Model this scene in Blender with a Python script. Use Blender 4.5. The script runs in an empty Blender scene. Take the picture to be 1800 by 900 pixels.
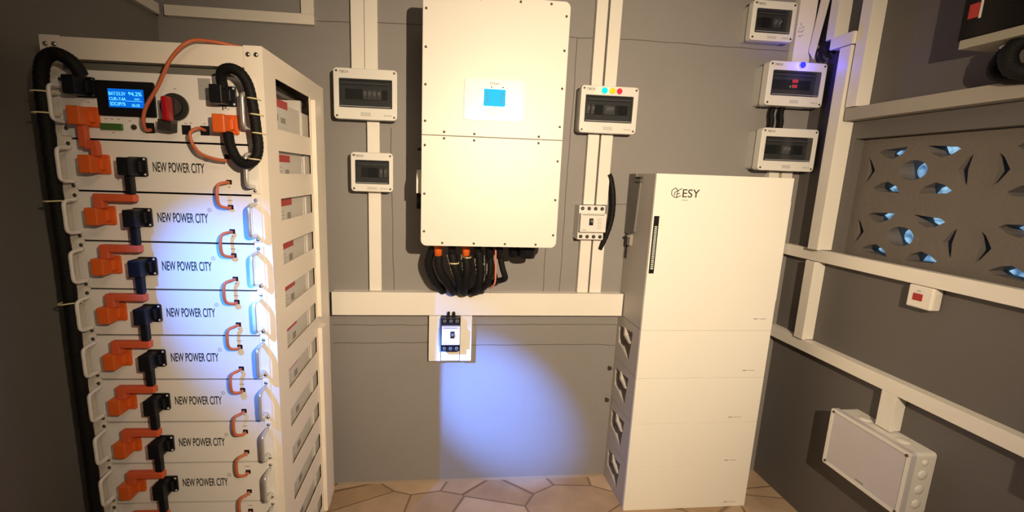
import bpy, bmesh, math, random
from mathutils import Vector, Matrix, noise
random.seed(4)
S = bpy.context.scene
COL = S.collection
# ------------------------------------------------------------------ camera
CAM = Vector((0.0, -2.0, 1.474))
RV = Vector((.18202, -.09937, .02465))
Rm = Matrix.Rotation(RV.length, 3, RV.normalized())
Bm = Matrix(((1, 0, 0), (0, 0, -1), (0, 1, 0)))
M = Rm @ Bm                                     # world -> (right, down, forward)
cd = bpy.data.cameras.new('camera'); cam = bpy.data.objects.new('camera', cd); COL.objects.link(cam)
cd.sensor_width = 36; cd.lens = 797.9/1800*36
cd.shift_x = (900-848.9)/1800; cd.shift_y = (455.3-450)/1800
cd.clip_start = .02
mw = Matrix.Identity(4)
for i in range(3):
    mw[i][0] = M[0][i]; mw[i][1] = -M[1][i]; mw[i][2] = -M[2][i]; mw[i][3] = CAM[i]
cam.matrix_world = mw
S.camera = cam
# ------------------------------------------------------------------ colour management, light
S.view_settings.view_transform = 'Standard'; S.view_settings.look = 'None'
S.view_settings.exposure = 0.0; S.view_settings.gamma = 1; S.view_settings.use_curve_mapping = False

def aim(o, target):
    d = Vector(target)-o.location
    o.rotation_euler = d.to_track_quat('-Z', 'Y').to_euler()
def spot(name, loc, target, power, col, deg, blend, rad):
    l = bpy.data.lights.new(name, 'SPOT'); l.energy = power; l.color = col
    l.spot_size = math.radians(deg); l.spot_blend = blend; l.shadow_soft_size = rad
    o = bpy.data.objects.new(name, l); COL.objects.link(o); o.location = loc; aim(o, target); return o
spot('warm_hand_lamp', (.48, -2.35, 1.80), (.56, 0, 1.12), 262, (1, .775, .515), 99, 1.0, .012)
spot('cool_torch_spill', (-1.0, -1.50, 1.75), (-.52, -.71, 1.10), 150, (.02, .25, 1.0), 31, 1.0, .008)
spot('cool_torch_beam', (-1.0, -1.50, 1.75), (.285, 0, .40), 1350, (.12, .30, 1.0), 16.5, 1.0, .014)
al = bpy.data.lights.new('unseen_fill_light', 'AREA'); al.energy = 9; al.color = (1, .8, .6); al.size = .6  # added warm fill under the ceiling to lift the shadows, not a real lamp
ao = bpy.data.objects.new('unseen_fill_light', al); COL.objects.link(ao); ao.location = (.3, -2.3, 2.55)
# daylight and foliage glow beyond the vent
W = bpy.data.worlds.new('world'); S.world = W; W.use_nodes = True
nt = W.node_tree; nt.nodes.clear()
wo = nt.nodes.new('ShaderNodeOutputWorld'); wb = nt.nodes.new('ShaderNodeBackground')
wn = nt.nodes.new('ShaderNodeTexVoronoi'); wr = nt.nodes.new('ShaderNodeValToRGB'); wt = nt.nodes.new('ShaderNodeTexCoord')
wn.inputs['Scale'].default_value = 110
wr.color_ramp.elements[0].color = (.36, .62, .85, 1); wr.color_ramp.elements[1].color = (.07, .17, .33, 1)
wr.color_ramp.elements[0].position = .25; wr.color_ramp.elements[1].position = .8
nt.links.new(wt.outputs['Generated'], wn.inputs['Vector']); nt.links.new(wn.outputs['Distance'], wr.inputs['Fac'])
nt.links.new(wr.outputs['Color'], wb.inputs['Color']); wb.inputs['Strength'].default_value = 1.0
nt.links.new(wb.outputs[0], wo.inputs[0])

# ------------------------------------------------------------------ materials
MATS = {}
def mat(name, col, rough=.5, metal=0, var=.06, scale=6, bump=0, bscale=120, emit=None, estr=1, alpha=1, trans=0, spec=.5):
    if name in MATS: return MATS[name]
    m = bpy.data.materials.new(name); m.use_nodes = True; n = m.node_tree; b = n.nodes['Principled BSDF']
    b.inputs['Roughness'].default_value = rough; b.inputs['Metallic'].default_value = metal
    b.inputs['Specular IOR Level'].default_value = spec
    tc = n.nodes.new('ShaderNodeTexCoord')
    nz = n.nodes.new('ShaderNodeTexNoise'); nz.inputs['Scale'].default_value = scale; nz.inputs['Detail'].default_value = 4
    mx = n.nodes.new('ShaderNodeMix'); mx.data_type = 'RGBA'
    n.links.new(tc.outputs['Object'], nz.inputs['Vector']); n.links.new(nz.outputs['Fac'], mx.inputs['Factor'])
    mx.inputs['A'].default_value = (*[c*(1-var) for c in col], 1); mx.inputs['B'].default_value = (*[min(1, c*(1+var)) for c in col], 1)
    n.links.new(mx.outputs['Result'], b.inputs['Base Color'])
    if bump:
        n2 = n.nodes.new('ShaderNodeTexNoise'); n2.inputs['Scale'].default_value = bscale; n2.inputs['Detail'].default_value = 3
        bp = n.nodes.new('ShaderNodeBump'); bp.inputs['Strength'].default_value = bump; bp.inputs['Distance'].default_value = .004
        n.links.new(tc.outputs['Object'], n2.inputs['Vector']); n.links.new(n2.outputs['Fac'], bp.inputs['Height']); n.links.new(bp.outputs['Normal'], b.inputs['Normal'])
    if emit:
        b.inputs['Emission Color'].default_value = (*emit, 1); b.inputs['Emission Strength'].default_value = estr
    if trans: b.inputs['Transmission Weight'].default_value = trans
    if alpha < 1: b.inputs['Alpha'].default_value = alpha
    MATS[name] = m; return m
WHITE = mat('white_powder_coat', (.74, .72, .67), .38, var=.02, bump=.08, bscale=900)
PVC = mat('white_pvc_trunking', (.80, .77, .71), .42, var=.03)
PVCD = mat('aged_pvc_trunking', (.72, .68, .62), .5, var=.05)
ENCL = mat('light_grey_enclosure', (.74, .73, .70), .35, var=.02)
ENCB = mat('enclosure_back_box', (.55, .55, .53), .4, var=.03)
RACK = mat('cream_rack_steel', (.86, .79, .69), .4, var=.02, bump=.06, bscale=700)
MODW = mat('battery_front_steel', (.83, .80, .76), .36, var=.02, bump=.05, bscale=800)
MODS = mat('battery_side_steel', (.62, .59, .55), .5, var=.04)
DARK = mat('dark_gap', (.015, .014, .013), .8)
BLACK = mat('black_plastic', (.007, .007, .009), .42, var=.1, spec=.3)
RUB = mat('black_corrugated_sleeve', (.006, .006, .006), .6, bump=.5, bscale=240, spec=.22)
ORG = mat('orange_plastic', (.72, .125, .016), .4, var=.06)
ORGC = mat('orange_cable', (.64, .105, .035), .5, var=.05)
COP = mat('copper_orange_patch_cable', (.52, .125, .045), .45, var=.06)
STEEL = mat('zinc_steel', (.55, .53, .48), .25, 1, var=.05)
ALU = mat('brushed_aluminium', (.62, .62, .60), .33, .6, var=.04)
INK = mat('black_print', (.02, .018, .016), .6)
GREYINK = mat('grey_print', (.30, .27, .24), .6)
SCREWD = mat('dark_screw_head', (.10, .085, .06), .4, .6)
TIE = mat('cream_nylon_tie', (.72, .64, .36), .4)
RED = mat('red_plastic', (.38, .006, .010), .28)
REDL = mat('red_label', (.45, .04, .035), .5)
LABEL = mat('paper_label', (.62, .60, .57), .6, var=.05)
GREEN = mat('green_terminal', (.05, .14, .03), .4)
GREYP = mat('grey_label', (.36, .35, .33), .6)
SMOKE = mat('smoked_window', (.02, .023, .026), .12, var=.05, alpha=.38)
INNER = mat('enclosure_interior', (.03, .03, .032), .6)
DIN = mat('dark_grey_breaker_strip', (.15, .15, .155), .5)
BRK = mat('grey_breaker_body', (.26, .27, .29), .45)
TOG = mat('pale_toggle', (.72, .72, .72), .4)

def wall_mat(name, col):
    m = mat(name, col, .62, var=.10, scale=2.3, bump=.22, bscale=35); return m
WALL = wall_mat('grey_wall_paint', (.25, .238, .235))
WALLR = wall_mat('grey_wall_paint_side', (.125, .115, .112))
WALLD = wall_mat('grey_wall_paint_left', (.215, .20, .185))
GROOVE = mat('wall_joint', (.10, .09, .085), .8)
CEIL = mat('ceiling_paint', (.62, .60, .56), .8, bump=.1)
BLOCK = mat('painted_breeze_block', (.15, .13, .115), .75, var=.12, scale=9, bump=.5, bscale=60)

def floor_mat():
    m = bpy.data.materials.new('crazy_paving_floor'); m.use_nodes = True; n = m.node_tree; b = n.nodes['Principled BSDF']
    tc = n.nodes.new('ShaderNodeTexCoord'); mp = n.nodes.new('ShaderNodeMapping'); mp.inputs['Scale'].default_value = (3.2, 5.2, 1)
    mp.inputs['Rotation'].default_value = (0, 0, .25)
    v = n.nodes.new('ShaderNodeTexVoronoi'); v.feature = 'DISTANCE_TO_EDGE'; v2 = n.nodes.new('ShaderNodeTexVoronoi')
    for q in (v, v2):
        q.inputs['Scale'].default_value = 1.0; q.inputs['Randomness'].default_value = 1
        n.links.new(mp.outputs[0], q.inputs['Vector'])
    n.links.new(tc.outputs['Object'], mp.inputs['Vector'])
    r = n.nodes.new('ShaderNodeValToRGB'); r.color_ramp.elements[0].position = .0; r.color_ramp.elements[0].color = (0, 0, 0, 1)
    r.color_ramp.elements[1].position = .022; r.color_ramp.elements[1].color = (1, 1, 1, 1)
    n.links.new(v.outputs['Distance'], r.inputs['Fac'])
    c = n.nodes.new('ShaderNodeValToRGB'); c.color_ramp.interpolation = 'LINEAR'
    c.color_ramp.elements[0].color = (.52, .35, .21, 1); c.color_ramp.elements[1].color = (.72, .53, .37, 1)
    sx = n.nodes.new('ShaderNodeSeparateColor'); n.links.new(v2.outputs['Color'], sx.inputs[0]); n.links.new(sx.outputs[0], c.inputs['Fac'])
    nz = n.nodes.new('ShaderNodeTexNoise'); nz.inputs['Scale'].default_value = 7; nz.inputs['Detail'].default_value = 6
    n.links.new(tc.outputs['Object'], nz.inputs['Vector'])
    m1 = n.nodes.new('ShaderNodeMix'); m1.data_type = 'RGBA'; m1.blend_type = 'MULTIPLY'; m1.inputs['Factor'].default_value = .5
    n.links.new(c.outputs['Color'], m1.inputs['A']); n.links.new(nz.outputs['Fac'], m1.inputs['B'])
    m2 = n.nodes.new('ShaderNodeMix'); m2.data_type = 'RGBA'; m2.inputs['A'].default_value = (.20, .12, .07, 1)
    n.links.new(r.outputs['Color'], m2.inputs['Factor']); n.links.new(m1.outputs['Result'], m2.inputs['B'])
    n.links.new(m2.outputs['Result'], b.inputs['Base Color']); b.inputs['Roughness'].default_value = .5
    bp = n.nodes.new('ShaderNodeBump'); bp.inputs['Strength'].default_value = .4; bp.inputs['Distance'].default_value = .01
    n.links.new(r.outputs['Color'], bp.inputs['Height']); n.links.new(bp.outputs[0], b.inputs['Normal'])
    return m
FLOOR = floor_mat()

# ------------------------------------------------------------------ mesh helpers
class MB:
    def __init__(s): s.bm = bmesh.new(); s.mats = []
    def mi(s, m):
        if m is None: return 0
        if m not in s.mats: s.mats.append(m)
        return s.mats.index(m)
    def box(s, x0, x1, y0, y1, z0, z1, m=None, bev=0, seg=2):
        vs = [s.bm.verts.new((x, y, z)) for x in (x0, x1) for y in (y0, y1) for z in (z0, z1)]
        idx = [(0, 1, 3, 2), (4, 6, 7, 5), (0, 4, 5, 1), (2, 3, 7, 6), (0, 2, 6, 4), (1, 5, 7, 3)]
        fs = [s.bm.faces.new([vs[i] for i in f]) for f in idx]
        k = s.mi(m)
        for f in fs: f.material_index = k
        if bev:
            es = list({e for f in fs for e in f.edges})
            r = bmesh.ops.bevel(s.bm, geom=es, offset=bev, segments=seg, affect='EDGES', profile=.5, clamp_overlap=True)
            for f in r['faces']: f.material_index = k
        return s
    def prism(s, pts, y0, y1, m=None, axis='y'):
        """polygon given in (x,z) extruded from y0 to y1 (axis 'x': polygon in (y,z))"""
        k = s.mi(m)
        P = (lambda a, b, d: (a, d, b)) if axis == 'y' else ((lambda a, b, d: (d, a, b)) if axis == 'x' else (lambda a, b, d: (a, b, d)))
        A = [s.bm.verts.new(P(a, b, y0)) for a, b in pts]; B = [s.bm.verts.new(P(a, b, y1)) for a, b in pts]
        n = len(pts); fs = [s.bm.faces.new(A), s.bm.faces.new(B[::-1])]
        for i in range(n): fs.append(s.bm.faces.new((A[i], B[i], B[(i+1) % n], A[(i+1) % n])))
        for f in fs: f.material_index = k
        bmesh.ops.recalc_face_normals(s.bm, faces=fs)
        return s
    def cyl(s, c, r, h, axis='y', m=None, n=20, r2=None):
        """from c along axis for h"""
        r2 = r if r2 is None else r2; k = s.mi(m); c = Vector(c)
        ax = {'x': Vector((1, 0, 0)), 'y': Vector((0, 1, 0)), 'z': Vector((0, 0, 1))}[axis] if isinstance(axis, str) else Vector(axis).normalized()
        u = ax.orthogonal().normalized(); w = ax.cross(u)
        A = [s.bm.verts.new(c+(u*math.cos(t)+w*math.sin(t))*r) for t in [2*math.pi*i/n for i in range(n)]]
        B = [s.bm.verts.new(c+ax*h+(u*math.cos(t)+w*math.sin(t))*r2) for t in [2*math.pi*i/n for i in range(n)]]
        fs = [s.bm.faces.new(A), s.bm.faces.new(B[::-1])]
        for i in range(n):
            f = s.bm.faces.new((A[i], B[i], B[(i+1) % n], A[(i+1) % n])); f.smooth = True; fs.append(f)
        for f in fs: f.material_index = k
        bmesh.ops.recalc_face_normals(s.bm, faces=fs)
        return s
    def dome(s, c, r, depth, m=None, n=16, rings=4, axis='y', sign=-1):
        k = s.mi(m); c = Vector(c); rows = []
        ax = {'x': Vector((1, 0, 0)), 'y': Vector((0, 1, 0)), 'z': Vector((0, 0, 1))}[axis]*sign
        u = ax.orthogonal().normalized(); w = ax.cross(u)
        for j in range(rings):
            a = j/rings*math.pi/2
            rows.append([s.bm.verts.new(c+ax*depth*math.sin(a)+(u*math.cos(t)+w*math.sin(t))*r*math.cos(a)) for t in [2*math.pi*i/n for i in range(n)]])
        top = s.bm.verts.new(c+ax*depth); fs = [s.bm.faces.new(rows[0])]
        for j in range(rings-1):
            for i in range(n): fs.append(s.bm.faces.new((rows[j][i], rows[j][(i+1) % n], rows[j+1][(i+1) % n], rows[j+1][i])))
        for i in range(n): fs.append(s.bm.faces.new((rows[-1][i], rows[-1][(i+1) % n], top)))
        for f in fs: f.material_index = k; f.smooth = True
        bmesh.ops.recalc_face_normals(s.bm, faces=fs)
        return s
    def tube(s, pts, r, m=None, n=12, sub=8, ribs=0, flat=1.0):
        k = s.mi(m); P = [Vector(p) for p in pts]
        if sub > 1 and len(P) > 2:
            Q = []
            for i in range(len(P)-1):
                p0 = P[max(i-1, 0)]; p1 = P[i]; p2 = P[i+1]; p3 = P[min(i+2, len(P)-1)]
                for j in range(sub):
                    t = j/sub
                    Q.append(.5*((2*p1)+(-p0+p2)*t+(2*p0-5*p1+4*p2-p3)*t*t+(-p0+3*p1-3*p2+p3)*t**3))
            Q.append(P[-1]); P = Q
        rings = []; u = None; L = 0
        for i, p in enumerate(P):
            t = (P[min(i+1, len(P)-1)]-P[max(i-1, 0)]).normalized()
            u = t.orthogonal().normalized() if u is None else (u-t*u.dot(t)).normalized()
            w = t.cross(u); rr = r*(1+(.07 if ribs and i % 2 else 0))
            rings.append([s.bm.verts.new(p+(u*math.cos(a)+w*math.sin(a)*flat)*rr) for a in [2*math.pi*q/n for q in range(n)]])
        fs = [s.bm.faces.new(rings[0]), s.bm.faces.new(rings[-1][::-1])]
        for a, b in zip(rings, rings[1:]):
            for q in range(n):
                f = s.bm.faces.new((a[q], b[q], b[(q+1) % n], a[(q+1) % n])); f.smooth = True; fs.append(f)
        for f in fs: f.material_index = k
        bmesh.ops.recalc_face_normals(s.bm, faces=fs)
        return s
    def mesh(s, name, m=None):
        me = bpy.data.meshes.new(name)
        if m and not s.mats: s.mats = [m]
        s.bm.normal_update(); s.bm.to_mesh(me); s.bm.free()
        for q in s.mats: me.materials.append(q)
        return me
    def build(s, name, m=None, parent=None, loc=None):
        o = bpy.data.objects.new(name, s.mesh(name, m)); COL.objects.link(o)
        if parent: o.parent = parent
        if loc: o.location = loc
        return o

def rrect(x0, x1, z0, z1, r, n=5):
    pts = []
    for cx, cz, a0 in ((x1-r, z1-r, 0), (x0+r, z1-r, 90), (x0+r, z0+r, 180), (x1-r, z0+r, 270)):
        for i in range(n+1):
            a = math.radians(a0+90*i/n); pts.append((cx+r*math.cos(a), cz+r*math.sin(a)))
    return pts
def circ(cx, cz, rx, rz=None, n=24):
    rz = rz or rx
    return [(cx+rx*math.cos(2*math.pi*i/n), cz+rz*math.sin(2*math.pi*i/n)) for i in range(n)]

def plate(name, m, parent, outer, holes, y0, y1, plane='xz', bev=0):
    """flat plate with holes; outline in (x,z), thickness y0..y1 (plane 'yz': outline in (y,z), thickness along x)"""
    cu = bpy.data.curves.new(name, 'CURVE'); cu.dimensions = '2D'; cu.fill_mode = 'BOTH'; cu.extrude = (y1-y0)/2-bev
    cu.bevel_depth = bev; cu.bevel_resolution = 1; cu.offset = -bev
    for pts in [outer]+holes:
        sp = cu.splines.new('POLY'); sp.points.add(len(pts)-1); sp.use_cyclic_u = True
        for p, (a, b) in zip(sp.points, pts): p.co = (a, b, 0, 1)
    t = bpy.data.objects.new('tmp', cu); COL.objects.link(t)
    me = bpy.data.meshes.new_from_object(t.evaluated_get(bpy.context.evaluated_depsgraph_get()))
    bpy.data.objects.remove(t); bpy.data.curves.remove(cu)
    c = (y0+y1)/2
    if plane == 'xz': T = Matrix(((1, 0, 0, 0), (0, 0, -1, c), (0, 1, 0, 0), (0, 0, 0, 1)))
    else: T = Matrix(((0, 0, 1, c), (1, 0, 0, 0), (0, 1, 0, 0), (0, 0, 0, 1)))
    me.transform(T); me.name = name; me.materials.clear(); me.materials.append(m)
    for p in me.polygons: p.use_smooth = False
    o = bpy.data.objects.new(name, me); COL.objects.link(o)
    if parent: o.parent = parent
    return o

def text(s, m, parent, x0, x1, z0, z1, y, name='lettering', rot=None, bold=0, th=.0004):
    """words filling the rectangle x0..x1, z0..z1 on the plane y, facing -y"""
    cu = bpy.data.curves.new(name, 'FONT'); cu.body = s; cu.extrude = .001; cu.size = 1; cu.offset = bold
    t = bpy.data.objects.new('tmp', cu); COL.objects.link(t)
    me = bpy.data.meshes.new_from_object(t.evaluated_get(bpy.context.evaluated_depsgraph_get()))
    bpy.data.objects.remove(t); bpy.data.curves.remove(cu)
    xs = [v.co.x for v in me.vertices]; ys = [v.co.y for v in me.vertices]
    a, b, c, d = min(xs), max(xs), min(ys), max(ys)
    for v in me.vertices:
        v.co = (x0+(v.co.x-a)/(b-a)*(x1-x0), y-(th if v.co.z > 0 else 0), z0+(v.co.y-c)/(d-c)*(z1-z0))
    if rot: me.transform(rot)
    me.name = name; me.materials.clear(); me.materials.append(m)
    o = bpy.data.objects.new(name, me); COL.objects.link(o); o.parent = parent
    return o

def tag(o, label, cat, group=None, kind=None):
    if label: o['label'] = label
    if cat: o['category'] = cat
    if group: o['group'] = group
    if kind: o['kind'] = kind
    return o
def thing(name, label, cat, loc=(0, 0, 0), rz=0, group=None):
    o = bpy.data.objects.new(name, None); o.empty_display_size = .05; COL.objects.link(o)
    o.location = loc; o.rotation_euler = (0, 0, rz); return tag(o, label, cat, group)
def dup(root, loc, label=None):
    r = root.copy(); COL.objects.link(r); r.location = loc
    if label: r['label'] = label
    for ch in list(root.children):
        c = ch.copy(); COL.objects.link(c); c.parent = r
        for g in list(ch.children):
            d = g.copy(); COL.objects.link(d); d.parent = c
    return r

# ------------------------------------------------------------------ room
XR, XL, YF, ZC = 1.675, -1.085, -3.3, 2.62
PT = -math.pi/2
def struct(o): o['kind'] = 'structure'; return o
struct(MB().box(XL-.15, XR+.15, YF-.15, .15, -.1, 0).build('floor', FLOOR))
struct(MB().box(XL-.15, XR+.15, YF-.15, .15, ZC, ZC+.1).build('ceiling', CEIL))
b = MB().box(XL-.15, XR+.15, 0, .15, 0, ZC, WALL)
def line(b, x0, z0, x1, z1, w=.0028):
    n = max(2, int(math.hypot(x1-x0, z1-z0)/.04)); pts = []
    for i in range(n+1):
        t = i/n; j = noise.noise(Vector((x0*9+t*7, z0*5, t*6)))*.004
        pts.append((x0+(x1-x0)*t+(j if abs(x1-x0) < abs(z1-z0) else 0), z0+(z1-z0)*t+(0 if abs(x1-x0) < abs(z1-z0) else j)))
    for (a, c), (d, e) in zip(pts, pts[1:]):
        if abs(d-a) > abs(e-c): q = [(a, c-w/2), (d, e-w/2), (d, e+w/2), (a, c+w/2)]
        else: q = [(a-w/2, c), (a+w/2, c), (d+w/2, e), (d-w/2, e)]
        b.prism(q, -.0007, .0002, GROOVE)
for l in ((-.46, .712, -.02, .712), (.16, .700, .86, .698), (-.46, .797, -.03, .797), (.16, .799, .86, .80), (-.49, 2.058, -.36, 2.06), (-.25, 2.068, -.06, 2.07),
          (.49, 2.060, .64, 2.061), (.76, 2.066, 1.53, 2.062), (.574, 2.06, .566, .96), (-.20, 1.66, -.19, .96), (.80, 1.37, 1.29, 1.38), (.49, 1.2, .49, .96)): line(b, *l)
struct(b.build('wall_back'))
struct(MB().box(XL-.15, XL, YF-.15, 0, 0, ZC).build('wall_left', WALLD))
struct(MB().box(XL, XR, YF-.15, YF, 0, ZC).build('wall_front', WALL))
# right wall with a real opening for the ventilation blocks
VY0, VY1, VZ0, VZ1 = -.262, -1.56, 1.185, 1.672
b = MB()
b.box(XR, XR+.15, YF, 0, 0, VZ0); b.box(XR, XR+.15, YF, 0, VZ1, ZC); b.box(XR, XR+.15, VY0, 0, VZ0, VZ1); b.box(XR, XR+.15, YF, VY1, VZ0, VZ1)
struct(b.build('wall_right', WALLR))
struct(MB().prism([(-.010, 0), (0, 0), (0, .009), (-.004, .007)], -.455, .855, axis='x').build('trim_1', mat('cement_fillet', (.30, .235, .17), .8, bump=.6, bscale=90)))
# ventilation screen: pierced blocks
win = struct(bpy.data.objects.new('window_1', None)); COL.objects.link(win); win.location = (XR+.04, VY0, VZ0)
def tri(cx, cz, w, h, s):   # triangle pointing to the side s
    return [(cx-s*w/2, cz+h/2), (cx-s*w/2+s*.006, cz), (cx-s*w/2, cz-h/2), (cx+s*w/2, cz-.004), (cx+s*w/2, cz+.004)]
def block_holes():
    H = [circ(.2165, .12, .050, .036, 18)]
    for s in (-1, 1):
        x = .2165
        H.append([(x+s*.035, .205), (x+s*.128, .198), (x+s*.142, .188), (x+s*.115, .170), (x+s*.085, .162), (x+s*.048, .180)])
        H.append([(x+s*.035, .036), (x+s*.048, .060), (x+s*.085, .078), (x+s*.115, .070), (x+s*.142, .052), (x+s*.128, .042)])
        H.append([(x+s*.146, .120), (x+s*.168, .082), (x+s*.182, .070), (x+s*.176, .12), (x+s*.182, .170), (x+s*.168, .158)])
    return H
bw, bh = .433, .2425
for i in range(3):
    for j in range(2):
        # outline in (y,z); y runs towards the camera as negative
        if i == j == 0:
            hs = [[(-a, c) for a, c in h] for h in block_holes()]
            blk = plate('ventilation_block', BLOCK, win, [(0, 0), (-bw, 0), (-bw, bh), (0, bh)], hs, 0, .075, 'yz')
            blk0 = blk
        else:
            blk = blk0.copy(); COL.objects.link(blk); blk.parent = win
        blk.location = (0, -i*bw, j*bh)

# ------------------------------------------------------------------ trunking
def trunk(label, a0, a1, z0, z1, depth, wall='back', m=PVC, group=None, horiz=None, z_rot=0, name='cable_trunking'):
    """straight trunking against a wall. a0..a1 = X range on the back wall or Y range on the right/left wall"""
    if horiz is None: horiz = abs(a1-a0) > abs(z1-z0)
    L = abs(a1-a0); H = z1-z0; mid = (a0+a1)/2
    if wall == 'back': t = thing(name, label, 'trunking', (mid, 0, z0), 0, group)
    elif wall == 'right': t = thing(name, label, 'trunking', (XR, mid, z0), PT, group)
    else: t = thing(name, label, 'trunking', (XL, mid, z0), -PT, group)
    g = .0015
    MB().box(-L/2+g, L/2-g, -depth+.006, -.0008, g, H-g, m).build('base', m, t)
    b = MB()
    if horiz:
        b.box(-L/2, L/2, -depth, -depth+.003, 0, H, m, .001); b.box(-L/2, L/2, -depth+.002, -depth+.014, 0, .0012, m); b.box(-L/2, L/2, -depth+.002, -depth+.014, H-.0012, H, m)
    else:
        b.box(-L/2, L/2, -depth, -depth+.003, 0, H, m, .001); b.box(-L/2, -L/2+.0012, -depth+.002, -depth+.014, 0, H, m); b.box(L/2-.0012, L/2, -depth+.002, -depth+.014, 0, H, m)
    b.build('lid', m, t)
    return t
G1 = 'white trunking on the back wall'
trunk('left strip of the twin white trunking above the upper left breaker box', -.353, -.302, 1.868, ZC-.002, .028, group=G1)
trunk('right strip of the twin white trunking above the upper left breaker box', -.300, -.249, 1.868, ZC-.002, .028, group=G1)
trunk('short white trunking joining the two breaker boxes left of the inverter', -.294, -.244, 1.555, 1.68, .028, group=G1)
trunk('white trunking dropping from the small left breaker box to the wide horizontal trunking', -.292, -.240, .9625, 1.396, .028, group=G1)
trunk('left strip of the twin trunking above the breaker box with coloured lamps', .640, .687, 1.86, ZC-.002, .028, group=G1)
trunk('right strip of the twin trunking above the breaker box with coloured lamps', .697, .748, 1.86, ZC-.002, .028, group=G1)
trunk('left trunking strip between the coloured lamp box and the white four pole breaker', .643, .692, 1.366, 1.668, .028, group=G1)
trunk('right trunking strip between the coloured lamp box and the white four pole breaker', .701, .753, 1.366, 1.668, .028, group=G1)
trunk('left trunking strip below the white four pole breaker', .643, .693, .9625, 1.212, .028, group=G1)
trunk('right trunking strip below the white four pole breaker', .701, .755, .9625, 1.212, .028, group=G1)
trunk('wide white horizontal trunking across the back wall under the inverter', -.450, .856, .858, .962, .05)
trunk('white horizontal trunking at the top of the back wall above the battery rack', -1.045, -.494, 2.036, 2.074, .026, m=PVCD)
trunk('short vertical trunking rising from the right end of the trunking above the rack', -.543, -.495, 2.0755, ZC-.002, .022, m=PVCD)
trunk('trunking running along the left wall near the ceiling into the corner', -1.6, -.03, 2.036, 2.074, .026, 'left', m=PVCD)
trunk('wide trunking between the top two breaker boxes on the right', 1.532, 1.612, 1.997, ZC-.002, .03, group=G1)
trunk('left of two narrow trunkings below the lowest right breaker box', 1.504, 1.552, .9, 1.54, .028, group=G1)
trunk('right of two narrow trunkings below the lowest right breaker box', 1.567, 1.618, .9, 1.54, .028, group=G1)
tt = [o for o in COL.objects if o.get('label', '').startswith('wide trunking between')][0]
b = MB()
for k, (dx, dz, l, hh) in enumerate(((-.030, .150, .010, .003), (-.024, .162, .003, .012), (-.018, .156, .012, .003), (-.030, .132, .003, .012), (-.022, .136, .010, .004), (-.012, .140, .003, .010), (-.028, .118, .012, .004), (-.014, .122, .008, .003))): b.box(dx, dx+l, -.0304, -.0298, dz, dz+hh)
b.build('pencil_marks', GREYINK, tt)
G2 = 'white trunking on the right wall'
trunk('tall vertical trunking on the right wall above the uppermost horizontal rail', -.299, -.252, 1.792, ZC-.002, .06, 'right', group=G2)
trunk('vertical trunking in the right corner running beside the ventilation blocks', -.242, -.190, 1.212, 2.03, .068, 'right', group=G2)
trunk('vertical trunking in the right corner between the middle and lowest rails', -.226, -.178, .8065, 1.158, .055, 'right', group=G2)
trunk('narrow vertical trunking in the right corner close to the ceiling', -.142, -.100, 2.082, ZC-.002, .060, 'right', group=G2)
trunk('short horizontal trunking stub with an open dark end beside the blue lamp', -.2505, -.145, 2.033, 2.079, .075, 'right', group=G2)
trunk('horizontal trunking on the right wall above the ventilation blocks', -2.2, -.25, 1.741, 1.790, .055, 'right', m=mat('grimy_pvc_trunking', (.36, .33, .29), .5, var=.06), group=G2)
trunk('horizontal trunking on the right wall directly under the ventilation blocks', -2.2, -.001, 1.160, 1.210, .040, 'right', group=G2)
trunk('lowest horizontal trunking on the right wall above the junction box', -2.2, -.001, .755, .805, .045, 'right', group=G2)
trunk('short vertical trunking stub dropping from the lowest rail into the junction box', -.655, -.600, .617, .7545, .045, 'right', group=G2)
# dark open end of the stub with two wires, loose lid leaning behind it
t = thing('loose_trunking_lid', 'loose trunking lid leaning out of the right corner near the ceiling', 'trunking lid', (1.597, -.044, 2.02))
t.rotation_euler = (math.radians(-3), math.radians(2.5), math.radians(-62))
b = MB(); b.prism([(-.004, .030), (.02, -.004), (.034, .30), (.044, .60), (.004, .60), (-.002, .30)], -.001, .001, axis='y'); b.build('cover_strip', PVCD, t)
MB().prism([(-.006, .033), (-.004, .030), (.004, .60), (.001, .60)], -.001, .014, axis='y').build('side_lip', PVCD, t)
t = thing('black_wire', 'black wires in the open end of the short trunking stub', 'wire', (1.63, -.14, 2.056))
for k, (dx, dz) in enumerate(((-.018, .008), (0, -.006), (.016, .006))):
    MB().tube([(dx, -.004, dz), (dx-.004, .018, dz-.004), (dx-.002, .03, dz-.02), (dx+.004, .020, dz-.05+.01*k)], .0055, n=8).build('strand', RUB, t)

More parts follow.
